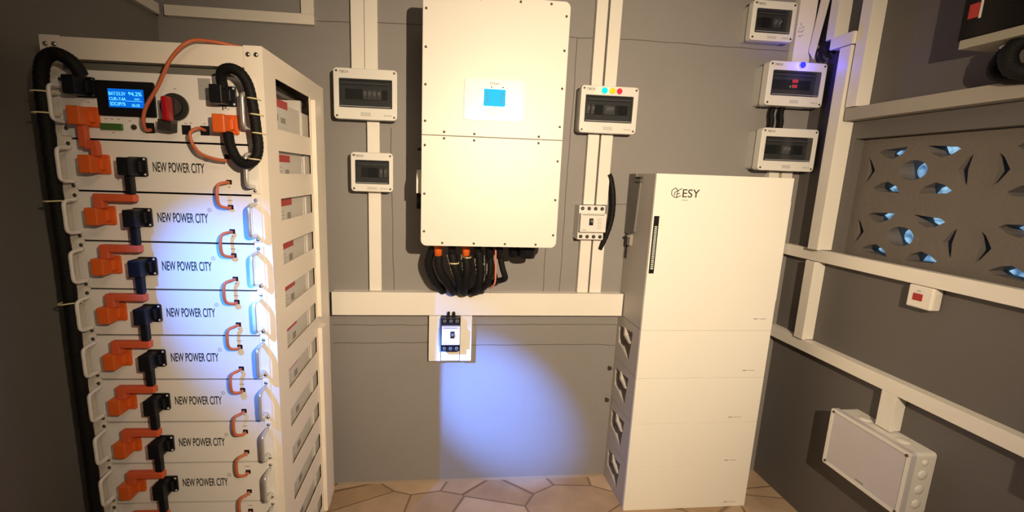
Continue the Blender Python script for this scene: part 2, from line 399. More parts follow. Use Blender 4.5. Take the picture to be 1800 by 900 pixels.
# ------------------------------------------------------------------ breaker boxes
def breaker_box(label, x0, x1, z0, z1, depth, breakers, word='TIBOX', group='wall breaker boxes with smoked windows', small=False):
    w, h = x1-x0, z1-z0
    t = thing('breaker_box', label, 'breaker box', ((x0+x1)/2, 0, z0), 0, group)
    b = MB(); n = .006
    b.prism(rrect(-w/2+n, w/2-n, n, h-n, .012), -depth*.62, -.0008); b.build('back_box', ENCB, t)
    wx0, wx1, wz0, wz1 = -w/2+w*.085, w/2-w*.085, h*.235, h*.80
    if small: wx0, wx1, wz0, wz1 = -w/2+w*.10, w/2-w*.10, h*.20, h*.80
    plate('front_cover', ENCL, t, rrect(-w/2, w/2, 0, h, .014), [rrect(wx0, wx1, wz0, wz1, .003)], -depth, -depth*.62, bev=.0025)
    MB().box(wx0-.002, wx1+.002, -depth*.68, -depth*.62-.001, wz0-.002, wz1+.002).build('interior', INNER, t)
    f = plate('window', SMOKE, t, rrect(wx0+.0008, wx1-.0008, wz0+.0008, wz1-.0008, .003), [], -depth-.001, -depth+.001)
    b = MB(); b.box(wx0+.012, wx1-.012, -depth+.0012, -depth+.003, wz1-.020, wz1-.016); b.box(wx0+.004, wx1-.004, -depth-.002, -depth-.0008, wz0+.003, wz0+.006)
    b.build('window_rib', BRK, f)
    zc = (wz0+wz1)/2
    plate('breaker_surround', DIN, t, rrect(wx0+.003, wx1-.003, wz0+.008, wz1-.006, .003), [rrect(wx0+.02, wx1-.02, zc-.021, zc+.019, .002)], -depth*.74, -depth*.70)
    for i, (bx, bwid, dark) in enumerate(breakers):
        bb = MB(); c = w*bx
        bb.box(c-bwid/2, c+bwid/2, -depth*.80, -depth*.66, zc-.020, zc+.018, None, .001)
        o = bb.build('breaker', BLACK if dark else BRK, t)
        if not dark:
            MB().prism([(-depth*.80+.0002, zc-.006), (-depth*.80-.009, zc+.002), (-depth*.80-.007, zc+.008), (-depth*.80+.0002, zc+.006)], c-bwid*.32, c+bwid*.32, axis='x').build('toggle', TOG, o)
    for sx in (-1, 1):
        for sz in (.012, h-.012):
            MB().cyl((sx*(w/2-.012), -depth-.0015, sz), .0042, .003, n=12).build('screw', SCREWD, t)
    text(word, INK, t, -w/2+w*.09, -w/2+w*.09+.036, h-.019, h-.010, -depth-.0002)
    l = plate('latch', ENCB, t, rrect(-.02, .02, wz0*.28, wz0*.62, .002), [], -depth-.0015, -depth+.0005)
    text('IP65', GREYINK, t, w/2-.052, w/2-.022, wz0*.33, wz0*.33+.006, -depth-.0002)
    return t, w, h, depth
NB = lambda a, n, s, wd=.0165: [(a+i*s, wd, False) for i in range(n)]
breaker_box('wide breaker box with four breakers on the twin trunking left of the inverter', -.414, -.167, 1.680, 1.872, .082, [(-.02+i*.075, .0175, False) for i in range(4)])
breaker_box('small breaker box under the wide one left of the inverter', -.353, -.184, 1.396, 1.553, .080, [(-.03, .020, True), (.06, .016, True), (.20, .016, False), (.31, .016, False)], small=True)
t3 = breaker_box('breaker box with green, yellow and red lamps right of the inverter', .582, .829, 1.669, 1.858, .082, [(-.34, .016, False), (-.26, .016, False), (-.16, .03, True), (.03, .050, False), (.28, .036, True)])
t4 = breaker_box('small breaker box at the top edge near the right corner', 1.287, 1.483, 2.074, 2.230, .08, [(-.1, .03, True), (.1, .017, False), (.2, .017, False)], small=True)
t5 = breaker_box('breaker box with a blue lamp and red digits near the right corner', 1.381, 1.646, 1.814, 1.994, .098, [(.0, .05, True), (.18, .05, True)])
t6 = breaker_box('breaker box with two breakers just above the tall white battery cabinet', 1.390, 1.655, 1.541, 1.722, .098, [(-.02, .018, False), (.05, .018, False), (.25, .03, True), (-.25, .05, True)])
def lamp_on(t, x, z, depth, col, name, label, r=.0105, estr=3, pt=0):
    m = mat(name, tuple(c*.3 for c in col), .5, emit=col, estr=estr, spec=.1)
    o = MB().cyl((x, -depth-.004, z), r*1.12, .006, n=24).build('lamp_bezel', ENCB, t)
    d = MB().dome((x, -depth-.004, z), r, .007).build('lamp_lens', m, o); d['label'] = label
    if pt:
        l = bpy.data.lights.new(name+'_glow', 'POINT'); l.energy = pt; l.color = col; l.shadow_soft_size = .01
        q = bpy.data.objects.new(name+'_glow', l); COL.objects.link(q); q.parent = t; q.location = (x, -depth-.022, z)
T, w, h, dp = t3
lamp_on(T, -.026, h-.019, dp, (.0, .95, .55), 'green_lamp', 'green pilot lamp, lit', estr=1.6, pt=.012, r=.0125)
lamp_on(T, .008, h-.019, dp, (.95, .70, .0), 'yellow_lamp', 'yellow pilot lamp, lit', estr=.8, r=.0115)
lamp_on(T, .038, h-.019, dp, (.85, .03, .06), 'red_lamp', 'red pilot lamp, lit', estr=.8, pt=.006, r=.0115)
T, w, h, dp = t5
lamp_on(T, .015, h-.012, dp, (.03, .03, 1.0), 'blue_lamp', 'blue pilot lamp, lit', estr=1.3, pt=.40, r=.0125)
REDG = mat('red_digits', (.4, .02, .02), .4, emit=(1, .05, .08), estr=2.0); GRNG = mat('green_dot', (.05, .4, .1), .4, emit=(.1, .9, .2), estr=1.2)
text('88', REDG, T, -.004, .022, h*.555, h*.555+.014, -dp*.80-.0008, name='digits'); text('88', REDG, T, -.004, .020, h*.44, h*.44+.013, -dp*.80-.0008, name='digits')
text('.', GRNG, T, -.014, -.009, h*.44, h*.44+.009, -dp*.80-.0008, name='indicator_dot')
# cables between the two lower right boxes
for x, lb in ((1.470, 'left black cable between the blue lamp box and the box below it'), (1.515, 'right black cable between the blue lamp box and the box below it')):
    o = MB().tube([(0, 0, -.008), (.003, -.004, .035), (-.002, -.002, .07), (.004, 0, .101)], .011, sub=6, ribs=1).build('black_cable', RUB)
    o.location = (x, -.03, 1.718); tag(o, lb, 'cable', 'cables between breaker boxes')

# ------------------------------------------------------------------ hybrid inverter
IX0, IX1, IZ0, IZ1, IY = -.062, .460, 1.208, 2.092, -.29
t = thing('inverter', 'large white wall inverter with a small cyan screen and row of screws', 'inverter', ((IX0+IX1)/2, 0, IZ0))
W2 = (IX1-IX0)/2; H = IZ1-IZ0; sz = 1.6145-IZ0
def cover(name, z0, z1, up):
    r = .022; pts = rrect(-W2, W2, z0, z1, r, 6)
    # square off the edge at the seam
    pts = [((-W2 if a < 0 else W2) if ((b < z0+r) if up else (b > z1-r)) else a, (z0 if up else z1) if ((b < z0+r*.999) if up else (b > z1-r*.999)) else b) for a, b in pts]
    q = []
    for p in pts:
        if not q or (abs(q[-1][0]-p[0])+abs(q[-1][1]-p[1])) > 1e-6: q.append(p)
    if abs(q[0][0]-q[-1][0])+abs(q[0][1]-q[-1][1]) < 1e-6: q.pop()
    return plate(name, WHITE, t, q, [], IY, IY+.03, bev=.002)
cover('lower_cover', 0, sz-.0008, False); cover('upper_cover', sz+.0008, H, True)
MB().box(-W2+.012, W2-.012, IY+.03, -.055, .015, H-.015, None, .008).build('body', WHITE, t)
b = MB()
for i in range(26): b.box(-W2+.03+i*.0178, -W2+.033+i*.0178, -.055, -.012, .05, H-.04)
b.box(-W2+.02, W2-.02, -.02, -.001, .04, H-.03); b.build('heat_sink', mat('dark_heat_sink', (.05, .05, .05), .5, .4), t)
scr = [(-W2+.012, z) for z in (.055, .195, .37)] + [(-W2+.012, z) for z in (.455, .58, .705, .83)] + [(W2-.014, z) for z in (.05, .185, .33, .455, .59, .72, .835)]
scr += [(x, .012) for x in (-.18, -.06, .06, .18)] + [(x, H-.012) for x in (-.18, -.06, .08, .19)] + [(-.18, sz+.013), (-.18, sz-.010), (-.07, sz-.013), (.17, sz-.013), (-.07, sz+.010), (.17, sz+.010)]
for x, z in scr: MB().dome((x, IY+.0002, z), .0048, .0025, n=10, rings=3).build('screw', SCREWD, t)
xo = (IX0+IX1)/2
p = plate('display_panel', mat('panel_white', (.84, .84, .82), .3, var=.01), t, rrect(.088-xo, .308-xo, 1.673-IZ0, 1.817-IZ0, .012), [], IY-.004, IY+.0005, bev=.001)
sc = MB().prism(rrect(.159-xo, .238-xo, 1.724-IZ0, 1.783-IZ0, .004), IY-.0055, IY-.0038).build('screen', mat('cyan_screen', (.0, .03, .05), .5, emit=(0, .60, .95), estr=1.0, spec=.1), p)
sc['label'] = 'lit cyan screen'
SCI = mat('screen_icon', (.0, .12, .22), .5, emit=(0, .06, .2), estr=.4)
def ring(b, cx, cz, r, y, w=.0012, a0=0, a1=360, n=16):
    for i in range(n):
        a = math.radians(a0+(a1-a0)*i/n); c = math.radians(a0+(a1-a0)*(i+1)/n)
        b.prism([(cx+(r-w/2)*math.cos(a), cz+(r-w/2)*math.sin(a)), (cx+(r+w/2)*math.cos(a), cz+(r+w/2)*math.sin(a)), (cx+(r+w/2)*math.cos(c), cz+(r+w/2)*math.sin(c)), (cx+(r-w/2)*math.cos(c), cz+(r-w/2)*math.sin(c))], y-.0004, y)
b = MB()
for cx in (.173, .224):
    for cz in (1.764, 1.743):
        ring(b, cx-xo, cz-IZ0, .0072, IY-.0055, .0016, 20 if cx < .2 else 200, 330 if cx < .2 else 510)
        b.box(cx-xo-.003, cx-xo+.003, IY-.0060, IY-.0055, cz-IZ0-.001, cz-IZ0+.001)
b.box(.193-xo, .206-xo, IY-.006, IY-.0055, 1.752-IZ0, 1.7535-IZ0); b.build('screen_icons', SCI, sc)
text('Deye', INK, p, .181-xo, .214-xo, 1.796-IZ0, 1.808-IZ0, IY-.004)
for i, (bx, bz) in enumerate(((.199, 1.715), (.178, 1.705), (.219, 1.706), (.199, 1.695))):
    b = MB(); ring(b, bx-xo, bz-IZ0, .0062, IY-.004, .0013); b.build('button', mat('button_outline', (.13, .11, .09), .5), p)
for bx in (.186, .228): MB().dome((bx-xo, IY-.0040, 1.790-IZ0), .0025, .001, n=10, rings=2).build('status_light', INK, p)
MB().prism([(1.400-IZ0, -.235), (1.400-IZ0, -.17), (1.475-IZ0, -.17), (1.475-IZ0, -.215), (1.455-IZ0, -.235)], 0, 1)if 0 else None
b = MB(); b.prism([(-.235, 1.402-IZ0), (-.16, 1.402-IZ0), (-.16, 1.490-IZ0), (-.205, 1.490-IZ0), (-.235, 1.455-IZ0)], -W2-.020, -W2+.013, axis='x'); b.build('side_switch_housing', WHITE, t)
b = MB(); b.cyl((-W2-.0198, -.19, 1.375-IZ0), .016, .034, 'x'); b.box(-W2-.020, -W2-.002, -.197, -.183, 1.34-IZ0, 1.40-IZ0); b.build('side_switch_knob', BLACK, t)
b = MB(); b.cyl((-W2-.018, -.2, 1.567-IZ0), .006, .031, 'x'); b.build('side_bolt', BLACK, t)
# glands on the underside
for gx, m, lb in ((.005, ORG, 'orange gland'), (.118, ORG, 'orange gland'), (.06, BLACK, None), (.165, BLACK, None), (.215, BLACK, None), (.255, BLACK, None)):
    b = MB(); b.cyl((gx-xo, -.17, -.066), .015, .076, 'z', r2=.017, n=16); b.cyl((gx-xo, -.17, -.012), .021, .024, 'z', n=8)
    o = b.build('cable_gland', m, t)
    if lb: o['label'] = lb
b = MB(); b.cyl((.372-xo, -.16, -.062), .034, .077, 'z', r2=.044, n=24); b.cyl((.318-xo, -.15, -.060), .020, .075, 'z', r2=.024, n=24); b.build('round_plug', BLACK, t)
# cables from the underside into the wide trunking
def cable(name, label, pts, r, m, cat='cable', group=None, ribs=0, parent=None, sub=8, n=12):
    c = Vector(pts[0]); o = MB().tube([Vector(p)-c for p in pts], r, sub=sub, n=n, ribs=ribs).build(name, m, parent)
    o.location = c
    if not parent: tag(o, label, cat, group)
    return o
G3 = 'black cables under the inverter'
cable('black_cable', 'leftmost black cable curving out of the left orange gland', [(.005, -.17, 1.15), (.012, -.165, 1.09), (.045, -.14, 1.03), (.07, -.10, .985), (.075, -.05, .968)], .018, RUB, group=G3, ribs=1)
cable('black_cable', 'black cable looping far left under the inverter to the trunking', [(-.012, -.15, 1.19), (-.035, -.13, 1.11), (-.012, -.10, 1.03), (.02, -.06, .985), (.025, -.04, .968)], .017, RUB, group=G3, ribs=1)
cable('black_cable', 'black cable hanging between the two orange glands', [(.06, -.17, 1.16), (.075, -.17, 1.10), (.095, -.15, 1.04), (.10, -.11, .995), (.10, -.05, .968)], .018, RUB, group=G3, ribs=1)
cable('black_cable', 'black cable dropping from the right orange gland', [(.118, -.17, 1.15), (.125, -.17, 1.09), (.12, -.15, 1.03), (.115, -.11, .985), (.125, -.06, .968)], .018, RUB, group=G3, ribs=1)
cable('black_cable', 'black cable hanging straight right of the orange glands', [(.170, -.17, 1.17), (.18, -.16, 1.09), (.178, -.14, 1.02), (.16, -.10, .980), (.155, -.05, .968)], .017, RUB, group=G3, ribs=1)
cable('black_cable', 'black cable sweeping left with a cream band under the inverter', [(.215, -.17, 1.17), (.222, -.17, 1.09), (.21, -.15, 1.03), (.185, -.10, .985), (.18, -.05, .968)], .013, RUB, group=G3, ribs=1)
cable('black_cable', 'rightmost black cable bending back left under the inverter', [(.255, -.17, 1.17), (.272, -.17, 1.10), (.285, -.165, 1.060), (.27, -.15, 1.045), (.23, -.12, 1.025), (.20, -.07, .985), (.20, -.05, .968)], .012, RUB, group=G3, ribs=1)
cable('red_wire', 'thin red wire beside the rightmost cable under the inverter', [(.238, -.185, 1.18), (.241, -.185, 1.10), (.240, -.18, 1.04), (.225, -.15, 1.01)], .0035, mat('salmon_wire', (.7, .22, .15), .5), cat='wire')
for (x, y, z, r, ang) in ((.12, -.168, 1.143, .021, 0), (.178, -.16, 1.115, .020, 0), (.07, -.17, 1.118, .021, 0)):
    b = MB(); b.cyl((0, 0, 0), r, .005, 'z'); o = b.build('cable_tie', TIE); o.location = (x, y, z)
    tag(o, 'cream nylon tie around a %s black cable under the inverter' % {.12: 'short', .178: 'straight', .07: 'middle'}[x], 'cable tie', 'cable ties')
for (x, y, z) in ((.02, -.05, .966), (.095, -.055, .966), (.145, -.055, .966)):
    pass

# ------------------------------------------------------------------ moulded case breakers
def mccb(label, x0, x1, z0, z1, depth, poles, dark, loc_back=0, name='moulded_case_breaker'):
    w, h = x1-x0, z1-z0
    t = thing(name, label, 'breaker', ((x0+x1)/2, -loc_back, z0))
    body = BLACK if dark else ENCL
    MB().box(-w/2, w/2, -depth*.72, -.0008, 0, h, body, .002).build('body', body, t)
    MB().box(-w/2+.001, w/2-.001, -depth, -depth*.72, h*.24, h*.78, None, .002).build('front_panel', ENCL if not dark else mat('pale_label_face', (.74, .70, .74), .4), t)
    for i in range(poles):
        c = -w/2+w*(i+.5)/poles
        for zz in (h*.09, h*.91):
            o = MB().cyl((c, -depth*.72-.0015, zz), w/poles*.27, .003, n=14).build('terminal', BLACK if not dark else DIN, t)
            MB().cyl((c, -depth*.72-.0035, zz), w/poles*.13, .0022, n=10).build('terminal_screw', STEEL, o)
    s = .12 if dark else -.06
    b = MB(); b.box(w*s-.012, w*s+.006, -depth-.001, -depth+.0005, h*.44, h*.64); o = b.build('toggle_slot', BLACK, t)
    MB().box(w*s-.0085, w*s+.0025, -depth-.014, -depth-.001, h*.53, h*.60, None, .001).build('toggle', DIN, o)
    b = MB(); b.box(-w/2+.008, w/2-.012, -depth-.0006, -depth+.0002, h*.735, h*.75); b.box(-w/2+.01, -w/2+.028, -depth-.0006, -depth+.0002, h*.30, h*.31)
    b.build('print_line', INK, t)
    if not dark:
        b = MB()
        for k in range(5): b.box(w*.14, w*.14+.022-.003*(k % 2), -depth-.0006, -depth+.0002, h*(.36+.065*k), h*(.36+.065*k)+.0015)
        b.build('fine_print', GREYINK, t)
    return t
mccb('white four pole breaker on the twin trunking right of the inverter', .613, .730, 1.214, 1.364, .095, 4, False, .0)
# cover plate behind the dark breaker under the wide trunking
t = thing('trunking_offcut', 'white trunking offcut panel behind the black breaker below the wide trunking', 'panel', (.065, 0, .635))
b = MB(); b.box(-.096, -.042, -.033, -.0008, 0, .2215, None, .0015); b.build('left_strip', PVC, t)
b = MB(); b.box(-.040, .044, -.030, -.0008, .0, .2215, None, .0015); b.build('middle_strip', PVC, t)
b = MB(); b.box(.046, .098, -.033, -.0008, .0, .2215, None, .0015); b.build('right_strip', PVC, t)
mc = mccb('black three pole breaker with a pale face below the wide trunking', .025, .107, .700, .856, .068, 3, True, .031)
for i in range(2):
    MB().tube([(-.012+i*.026, -.035, .14), (-.012+i*.026, -.042, .160), (-.010+i*.022, -.030, .1775)], .006, n=8).build('terminal_lead', RUB, mc)
# black cable arc behind the white breaker
cable('black_cable', 'black cable bowing out behind the white four pole breaker', [(.735, -.02, 1.165), (.757, -.03, 1.23), (.776, -.03, 1.31), (.775, -.03, 1.40), (.762, -.022, 1.475), (.750, -.02, 1.50)], .012, RUB, ribs=1)

# ------------------------------------------------------------------ white stacked battery cabinet
CX0, CX1, CY = .860, 1.447, -.250
CW = CX1-CX0; SEAMS = [0.0, .2135, .4270, .6410, .8575, 1.509]
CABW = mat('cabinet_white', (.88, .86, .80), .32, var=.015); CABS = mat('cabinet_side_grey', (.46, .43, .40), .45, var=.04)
def cab_unit(z0, z1, label, name, base):
    t = thing(name, label, 'battery cabinet' if base else 'inverter unit', ((CX0+CX1)/2, -.002, z0), 0, 'stacked white cabinet units' if base else None)
    h = z1-z0-.0012
    plate('front_panel', CABW, t, rrect(-CW/2, CW/2, 0, h, .0015, 2), [], CY+.002, CY+.016, bev=.0008)
    return t, h
def boolean_cut(o, cutter):
    md = o.modifiers.new('cut', 'BOOLEAN'); md.object = cutter; md.solver = 'EXACT'
    me = bpy.data.meshes.new_from_object(o.evaluated_get(bpy.context.evaluated_depsgraph_get()))
    o.modifiers.clear(); o.data = me; bpy.data.objects.remove(cutter)
units = []
cl = ['lowest white battery unit of the tall stack, standing on the floor', 'second white battery unit from the floor in the tall stack', 'third white battery unit from the floor in the tall stack', 'uppermost white battery unit, directly under the tall logo unit']
for k in range(4):
    t, h = cab_unit(SEAMS[k], SEAMS[k+1], cl[k], 'stacked_battery_unit', True)
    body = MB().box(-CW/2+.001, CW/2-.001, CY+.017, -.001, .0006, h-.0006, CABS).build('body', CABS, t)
    zt, zb = .190, .062
    cut = MB().prism([(-.170, zt-.012), (-.022, zt-.026), (-.030, zb+.02), (-.085, zb+.006), (-.152, zb-.02)], -CW/2-.02, -CW/2+.042, axis='x').build('cut', CABS)
    cut.parent = t; bpy.context.view_layer.update()
    boolean_cut(body, cut)
    MB().prism([(-.100, zt-.020), (-.086, zt-.016), (-.088, zt-.052), (-.148, zt-.070), (-.162, zt-.064), (-.102, zt-.044)], -CW/2-.004, -CW/2+.030, axis='x').build('carry_grip', mat('grip_grey', (.60, .57, .53), .35), t)
    mz = (.0190, .0210, .0200, .028)[k]+.003
    b = MB(); x = (.20, .175, .165, .20)[k]
    b.box(x-.012, x+.006, CY+.0016, CY+.0022, mz, mz+.0038); b.box(x+.012, x+.046, CY+.0016, CY+.0022, mz+.001, mz+.0028)
    b.build('rating_print', GREYINK, t)
t, h = cab_unit(SEAMS[4], SEAMS[5], 'tall white upper unit with logo and black light strip, topping the battery stack', 'stacked_inverter_unit', False)
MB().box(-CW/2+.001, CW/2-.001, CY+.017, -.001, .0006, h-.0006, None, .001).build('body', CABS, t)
zo = SEAMS[4]; xc = (CX0+CX1)/2
b = MB(); b.box(.866-xc, .887-xc, CY-.0015, CY+.003, 1.104-zo, 1.340-zo, None, .0008); st = b.build('light_strip', BLACK, t)
for k in range(22):
    MB().box(.8705-xc, .8815-xc, CY-.0025, CY-.0013, 1.122-zo+k*.0082, 1.1265-zo+k*.0082).build('led_segment', mat('pale_led', (.5, .5, .42), .4, emit=(.8, .8, .6), estr=.35), st)
text('ESY', INK, t, .975-xc, 1.047-xc, 1.417-zo, 1.450-zo, CY+.0018, bold=.004)
b = MB()
def stroke(b, pts, w, y):
    for (a, c), (d, e) in zip(pts, pts[1:]):
        L = math.hypot(d-a, e-c); nx, nz = -(e-c)/L*w/2, (d-a)/L*w/2
        b.prism([(a+nx, c+nz), (d+nx, e+nz), (d-nx, e-nz), (a-nx, c-nz)], y-.0004, y)
lx, lz = .929-xc, 1.415-zo
for q in ([(.34, .97), (.0, .72), (.0, .28), (.34, .03)], [(.34, .97), (.60, .70), (.98, .93)], [(.60, .70), (.52, .36), (.52, .02), (.34, .03)], [(.60, .70), (.30, .55), (.30, .22)], [(.52, .36), (.80, .44)], [(.52, .02), (.92, .22)]):
    stroke(b, [(lx+p*.043, lz+r*.040) for p, r in q], .0030, CY+.0018)
b.build('logo_mark', INK, t)
text('SUNHOME', GREYINK, t, .974-xc, 1.000-xc, 1.405-zo, 1.4085-zo, CY+.0018) if 0 else MB().box(.974-xc, 1.000-xc, CY+.0014, CY+.002, 1.405-zo, 1.4075-zo).build('logo_underline', GREYINK, t)
b = MB(); b.box(1.358-xc, 1.376-xc, CY+.0014, CY+.002, .9085-zo, .9120-zo); b.box(1.383-xc, 1.416-xc, CY+.0014, CY+.002, .9090-zo, .9112-zo); b.build('rating_print', GREYINK, t)
# bracket, isolator and cable flap on the left side
SB = mat('side_bracket_grey', (.17, .16, .15), .5)
b = MB(); b.prism([(-.070, .648), (-.002, .648), (-.002, .385), (-.050, .385), (-.100, .400), (-.105, .47), (-.118, .62), (-.072, .635)], -CW/2-.007, -CW/2+.001, axis='x'); b.build('side_bracket', SB, t)
b = MB(); b.box(-CW/2-.012, -CW/2+.001, -.118, -.078, .630, .636); b.box(-CW/2-.012, -CW/2+.001, -.118, -.078, .612, .616); b.build('bracket_slot', DARK, t)
b = MB(); b.box(-CW/2-.014, -CW/2+.001, -.085, -.052, .335, .385, None, .003); b.box(-CW/2-.022, -CW/2-.010, -.080, -.058, .372, .380, None, .002); b.build('isolator_switch', mat('isolator_grey', (.30, .28, .25), .4), t)
MB().box(-CW/2-.003, -CW/2+.001, -.030, -.018, .27, .42).build('side_slot', DARK, t)
b = MB(); b.box(CW/2-.001, CW/2+.030, -.215, -.060, .980-zo, 1.412-zo, None, .002); cp = b.build('side_cable_cover', CABW, t)
b = MB(); b.box(CW/2+.004, CW/2+.024, -.2165, -.2149, .990-zo, 1.400-zo); b.build('recessed_face', mat('cover_inset', (.62, .58, .52), .5), cp)
for z, s in ((.585, 'upper'), (.420, 'lower')):
    b = MB(); b.cyl((0, 0, 0), .006, .016, 'y', n=12); b.cyl((0, -.003, 0), .010, .003, 'y', n=6)
    o = b.build('wall_bolt', SCREWD); o.location = (.838, -.0155, z); tag(o, s+' dark wall bolt left of the white battery stack', 'bolt', 'wall bolts')

# ------------------------------------------------------------------ right wall fittings
t = thing('isolator_switch', 'small white wall switch with a red rocker under the ventilation blocks', 'switch', (XR, -.655, 1.080), PT)
b = MB(); b.box(-.041, .041, -.040, -.0008, 0, .0775, None, .006, 3); b.build('housing', PVC, t)
b = MB(); b.box(-.020, .010, -.0425, -.038, .026, .050, None, .001); b.build('rocker', RED, t)
MB().box(-.010, .002, -.0406, -.0398, .058, .0605).build('print_line', GREYINK, t)
b = MB(); b.box(.0405, .0420, -.03, -.008, .010, .060); b.build('side_rib', PVCD, t)
t = thing('junction_box', 'large pale junction box on the lower right wall', 'junction box', (XR, -.629, .380), PT)
JW, JH, JD = .155, .236, .10
b = MB(); b.prism(rrect(-JW+.003, JW-.003, .003, JH-.003, .012), -.078, -.0008); b.build('base', ENCL, t)
b = MB(); b.prism(rrect(-JW, JW, 0, JH, .008), -.0995, -.079); l = b.build('lid', mat('junction_lid', (.54, .52, .56), .4), t)
plate('lid_rim', ENCL, l, rrect(-JW, JW, 0, JH, .008), [rrect(-JW+.012, JW-.012, .012, JH-.012, .004)], -.1025, -.0995)
for sx in (-1, 1):
    for z in (.012, JH-.012): MB().cyl((sx*(JW-.012), -.1045, z), .005, .003, n=12).build('screw', SCREWD, l)
b = MB(); b.box(-.012, .02, -.1003, -.0992, .020, .026); b.build('embossed_mark', GREYINK, l)
for z in (.045, .100, .155, .2): MB().dome((JW-.0035, -.040, z), .018 if z < .19 else .012, .006, axis='x', sign=1).build('knockout', ENCL, t)
for x in (-.07, .075): MB().dome((x, -.042, JH-.0035), .022, .006, axis='z', sign=1).build('knockout', ENCL, t)
# dark meter cabinet with cream bottom edge near the top right
t = thing('meter_cabinet', 'black glossy cabinet with a cream bottom edge high on the right wall', 'cabinet', (XR, -1.02, 1.895), PT)
GB = mat('black_gloss', (.004, .002, .003), .15, spec=.25)
b = MB(); b.box(-.350, .34, -.115, -.0008, .028, .52, None, .003); b.build('housing', GB, t)
b = MB(); b.box(-.334, .115, -.125, -.004, 0, .026, None, .002); b.build('bottom_edge', mat('dull_cream_edge', (.34, .32, .26), .5), t)
b = MB(); b.box(-.332, -.304, -.1165, -.1148, .085, .125); o = b.build('red_reflection', REDL, t)  # red patch and white line below paint a reflection onto the gloss
b = MB(); b.box(-.303, -.298, -.1170, -.1148, .080, .20); b.build('white_reflection', ENCL, t)
b = MB(); b.box(-.12, -.115, -.1165, -.1148, .11, .3); b.build('red_line', mat('dark_red', (.12, .02, .02), .4), t)
for x, z in ((-.045, .055), (.16, .06), (.2, .09)): MB().dome((x, -.115, z), .007, .006).build('cover_screw', STEEL, t)
G4 = 'black cables under the dark meter cabinet'
cable('black_cable', 'black cable looping down beneath the dark meter cabinet, nearer the corner', [(1.63, -0.785, 1.90), (1.60, -0.765, 1.86), (1.60, -0.755, 1.82), (1.61, -0.795, 1.795), (1.62, -0.875, 1.80), (1.62, -0.905, 1.86), (1.62, -0.905, 1.90)], .016, RUB, group=G4, ribs=1)
cable('black_cable', 'thick black cable hanging beneath the dark meter cabinet at the picture edge', [(1.60, -0.815, 1.90), (1.57, -0.805, 1.86), (1.57, -0.825, 1.81), (1.60, -0.885, 1.796), (1.62, -0.955, 1.83), (1.62, -0.975, 1.90)], .020, RUB, group=G4, ribs=1)
b = MB(); b.cyl((0, 0, 0), .018, .04, 'z', n=6); b.cyl((0, 0, .012), .024, .012, 'z', n=16)
o = b.build('cable_gland', STEEL); o.location = (1.585, -0.795, 1.862); tag(o, 'shiny metal gland under the dark meter cabinet', 'gland')
# unseen box added just past the right edge to throw the broad shadow there
t = thing('unseen_shadow_box', 'unseen grey box added beyond the right edge to cast a shadow', 'shadow caster', (XR, -1.36, .72), PT)
MB().box(-.16, .3, -.20, -.05, .092, .56, None, .004).build('body', ENCB, t); MB().box(-.155, .295, -.205, -.199, .097, .555, None, .002).build('shadow_box_front', ENCB, t)
MB().box(-.10, .24, -.051, -.0008, .10, .43).build('shadow_box_mount', ENCB, t)

# ------------------------------------------------------------------ battery rack
PH = -.0227
RO = Vector((-.455, -.706, 0)); UX = Vector((math.cos(PH), math.sin(PH), 0)); UY = Vector((-math.sin(PH), math.cos(PH), 0))
def RW(u, v, z): return RO+UX*u+UY*v+Vector((0, 0, z))
rk = thing('server_rack', 'cream steel equipment rack full of battery modules at the left', 'equipment rack', RO, PH)
RH, RD, RWd = 1.782, .575, .535
def side_plate(xa, xb, nm):
    holes = [[(.084, 1.585), (.395, 1.585), (.395, 1.721), (.084, 1.721)]]
    for k in range(11):
        zt = 1.534-.1325*k-.0115+(.003 if k == 0 else 0); hh = .064
        holes.append([(.084, zt-hh), (.395, zt-hh), (.395, zt), (.084, zt)])
    return plate(nm, RACK, rk, [(.0, .065), (RD, .065), (RD, RH), (.0, RH)], holes, xa, xb, 'yz')
side_plate(-.0025, 0, 'side_frame'); side_plate(-RWd, -RWd+.0025, 'side_frame')
for u0, u1, nm in ((-.047, -.0026, 'front_post'), (-RWd+.0026, -RWd+.047, 'front_post')):
    b = MB(); b.box(u0, u1, 0, .003, .065, RH+.001); po = b.build(nm, RACK, rk)
    for dx in (.013, .033):
        MB().dome((u0+dx-.002, .0002, 1.7615), .0065, .004, n=14).build('bolt', STEEL, po)
for u0, u1 in ((-.047, -.0026), (-RWd+.0026, -RWd+.047)): MB().box(u0, u1, RD-.003, RD, .065, RH).build('rear_post', RACK, rk)
for z0, z1 in ((.93, 1.715), (.10, .885)):
    MB().box(.0001, .016, .405, .468, z0, z1, None, .002).build('post_flange', RACK, rk)
MB().box(-RWd+.0475, -.0475, .002, .03, 1.729, RH-.001, None, .001).build('top_rail', RACK, rk)
MB().box(-RWd+.0475, -.0475, RD-.03, RD-.002, 1.729, RH-.001, None, .001).build('top_rail', RACK, rk)
MB().box(-RWd+.003, -.003, .032, RD-.032, RH-.006, RH-.002).build('top_panel', RACK, rk)
MB().box(-RWd+.003, -.003, .004, RD-.004, .0655, .072).build('bottom_panel', RACK, rk)
for u in (-.04, -RWd+.04):
    for v in (.04, RD-.04):
        b = MB(); b.cyl((u, v, 0), .022, .012, 'z'); b.cyl((u, v, .012), .008, .0532, 'z'); b.build('levelling_foot', STEEL, rk)
MB().box(-.48, -.06, .035, RD-.01, 1.706, 1.7285).build('upper_tray', mat('tray_shadow_grey', (.20, .19, .17), .6), rk)

